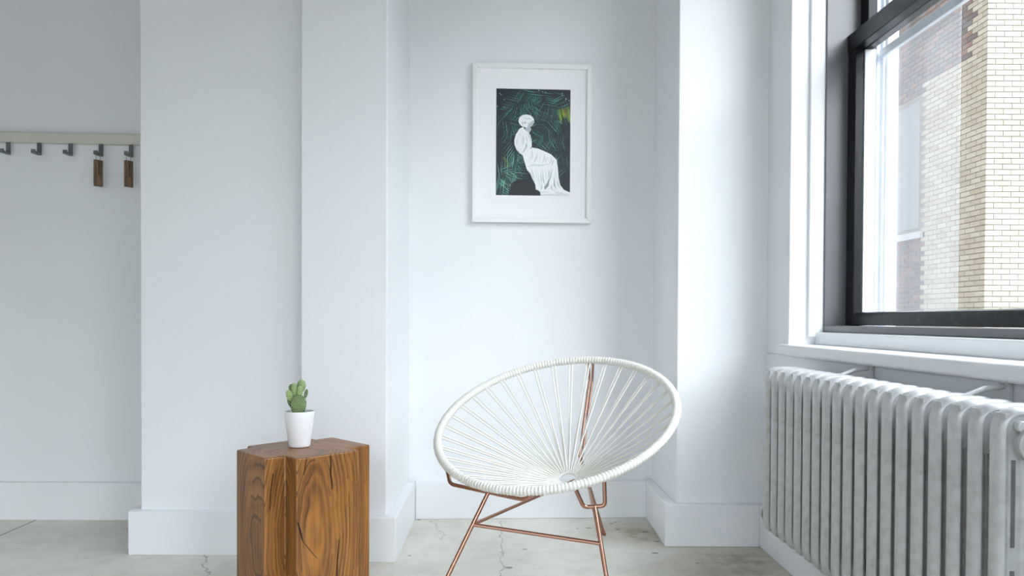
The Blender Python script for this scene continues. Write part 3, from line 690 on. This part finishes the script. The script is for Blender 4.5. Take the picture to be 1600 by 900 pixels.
S([(313, 360), (335, 362), (342, 380), (332, 398), (312, 392)], W3)                                            # neck and chin
S([(302, 368), (285, 378), (268, 405), (260, 432), (261, 455), (272, 480), (290, 498), (306, 506), (326, 488), (345, 462), (344, 432), (338, 408), (326, 392), (312, 384)], W1)
S([(322, 392), (338, 410), (344, 434), (336, 438), (326, 412)], W2)
S([(299, 408), (308, 420), (308, 446), (300, 462), (296, 440)], W2); S([(318, 440), (324, 462), (306, 490), (298, 494), (312, 470)], W3); S([(272, 470), (290, 492), (304, 500), (300, 504), (284, 494)], W2)
ell(318, 340, 38, 31, W1); ell(312, 348, 6, 7, W2); ell(330, 352, 7, 6, W2); ell(300, 350, 5, 8, W2); ell(322, 330, 9, 4, W2); ell(312, 350, 3, 3, W4)
S([(338, 345), (352, 335), (357, 345), (348, 362), (332, 372), (322, 366)], W3)
S([(300, 502), (322, 486), (346, 467), (376, 472), (405, 483), (438, 498), (466, 524), (472, 560), (476, 610), (484, 645), (503, 668), (532, 680), (532, 697), (390, 697), (386, 676), (366, 668), (362, 640), (350, 606), (322, 574), (310, 536)], W1)
for pts, c in (([(322, 560), (350, 545), (400, 548), (440, 540), (400, 556), (352, 556)], W2), ([(345, 470), (352, 500), (346, 530), (342, 500)], W2), ([(376, 480), (372, 520), (350, 548), (362, 515)], W2), ([(405, 490), (412, 520), (395, 548), (402, 520)], W2), ([(440, 505), (446, 530), (420, 556), (436, 530)], W2),
               ([(330, 575), (352, 604), (366, 650), (346, 612)], W2), ([(372, 560), (382, 620), (392, 670), (378, 630)], W2), ([(398, 560), (402, 610), (412, 650), (398, 622)], W3), ([(420, 560), (440, 600), (424, 640), (432, 600)], W2), ([(446, 560), (440, 610), (412, 665), (404, 668), (430, 612)], W3), ([(455, 600), (458, 640), (466, 668), (452, 645)], W4), ([(470, 600), (476, 640), (490, 668), (474, 650)], W2),
               ([(405, 655), (418, 640), (432, 612), (428, 650), (412, 668)], W4), ([(365, 660), (390, 676), (440, 680), (390, 684)], W2), ([(450, 676), (500, 684), (532, 690), (480, 690)], W2), ([(386, 690), (470, 688), (532, 694), (532, 697), (390, 697)], W2)):
    S(pts, c)
for x0, y0, x1, y1, wd, c in ((352, 480, 330, 548, 3, W2), (388, 486, 384, 540, 3, W2), (424, 505, 408, 552, 4, W2), (455, 520, 440, 556, 4, W3), (338, 556, 366, 630, 3, W3), (362, 560, 376, 640, 4, W2), (388, 566, 396, 660, 3, W3), (412, 566, 418, 630, 4, W2), (436, 566, 424, 620, 4, W3), (462, 560, 466, 630, 4, W2), (468, 620, 480, 660, 4, W3), (398, 640, 392, 676, 4, W3), (440, 640, 448, 676, 5, W3), (420, 660, 470, 672, 4, W2), (278, 420, 270, 460, 4, W2), (290, 392, 284, 420, 3, W2), (316, 410, 326, 444, 3, W3), (300, 330, 322, 322, 3, W2), (326, 324, 344, 336, 3, W3), (296, 344, 306, 362, 3, W3)):
    mx_, my_ = (x0 + x1) / 2, (y0 + y1) / 2; L_ = math.hypot(x1 - x0, y1 - y0); nx_, ny_ = -(y1 - y0) / L_ * wd, (x1 - x0) / L_ * wd
    S([(x0, y0), (mx_ + nx_, my_ + ny_), (x1, y1), (mx_ - nx_ * 0.3, my_ - ny_ * 0.3)], c)
me = bpy.data.meshes.new('print'); pb.to_mesh(me); pb.free(); me.materials.append(vcm)
o = bpy.data.objects.new('print', me); COL.objects.link(o); o.parent = pic; o['label'] = 'printed photograph of a white statue before palm fronds'

# ------------------------------------------------------------------ coat rail, hooks, wooden tags
rk = thing('coat_rail', 'cream wall rail with a row of grey metal hooks', 'coat rail', (-2.05, 3.63, 1.72))
def zr(x): return 1.8215 - (x + 2.375) * 0.0165          # the rail hangs very slightly out of level
bm = bmesh.new()
xa, xb = -3.2, -1.452
vs = [[bm.verts.new((x, y, zr(x) + dz)) for y, dz in ((3.598, 0), (3.631, 0), (3.631, -0.048), (3.598, -0.048))] for x in (xa, xb)]
bm.faces.new(vs[0]); bm.faces.new(vs[1][::-1])
for k in range(4): bm.faces.new((vs[0][k], vs[0][(k + 1) % 4], vs[1][(k + 1) % 4], vs[1][k]))
obj('rail_board', bm, M['rail'], rk, bevel=0.004)
HX = [-2.302, -2.157, -2.010, -1.868, -1.727]
for x in [-2.463] + HX:
    zt = zr(x) - 0.044
    bm = bmesh.new()
    w2 = 0.0095
    pr = [(3.611, zt), (3.611, zt - 0.062), (3.556, zt - 0.062), (3.556, zt - 0.044), (3.562, zt - 0.044), (3.564, zt - 0.052), (3.603, zt - 0.052), (3.603, zt)]
    a = [bm.verts.new((x - w2, y, z)) for y, z in pr]; b_ = [bm.verts.new((x + w2, y, z)) for y, z in pr]
    bm.faces.new(a); bm.faces.new(b_[::-1])
    for k in range(8): bm.faces.new((a[k], b_[k], b_[(k + 1) % 8], a[(k + 1) % 8]))
    obj('hook', bm, M['hook'], rk, bevel=0.0015)
for k, (x, lab) in enumerate(((HX[3], 'small wooden tag on the second hook from the wall block'), (HX[4], 'small wooden tag on the hook nearest the wall block'))):
    zt = zr(x) - 0.044 - 0.052; zc = zt - 0.036
    yy = 3.582
    tg = thing('wooden_tag', lab, 'tag', (x, yy, zc - 0.118), 'wooden tags hanging on the coat rail')
    yaw = Matrix.Rotation(math.radians(54 + 4 * k), 4, 'Z')
    bm = bmesh.new(); box(bm, -0.0185, 0.0185, -0.008, 0.008, 0.0, 0.122); bm.transform(Matrix.Translation((x, yy, zc - 0.118)) @ yaw)
    obj('tag_board', bm, M['tag'], tg, bevel=0.0012)
    bm = bmesh.new(); box(bm, -0.0012, 0.0012, -0.0092, -0.007, 0.05, 0.105); bm.transform(Matrix.Translation((x, yy, zc - 0.118)) @ yaw); obj('engraved_line', bm, M['crack'], tg, smooth=False)
    bm = bmesh.new()
    tube(bm, fillet([(x - 0.006, yy - 0.006, zc + 0.002), (x - 0.011, yy, zt + 0.002), (x + 0.011, yy, zt + 0.002), (x + 0.006, yy + 0.006, zc + 0.002)], 0.006, 4), 0.0011, 6)
    obj('wire_loop', bm, M['wire'], tg)
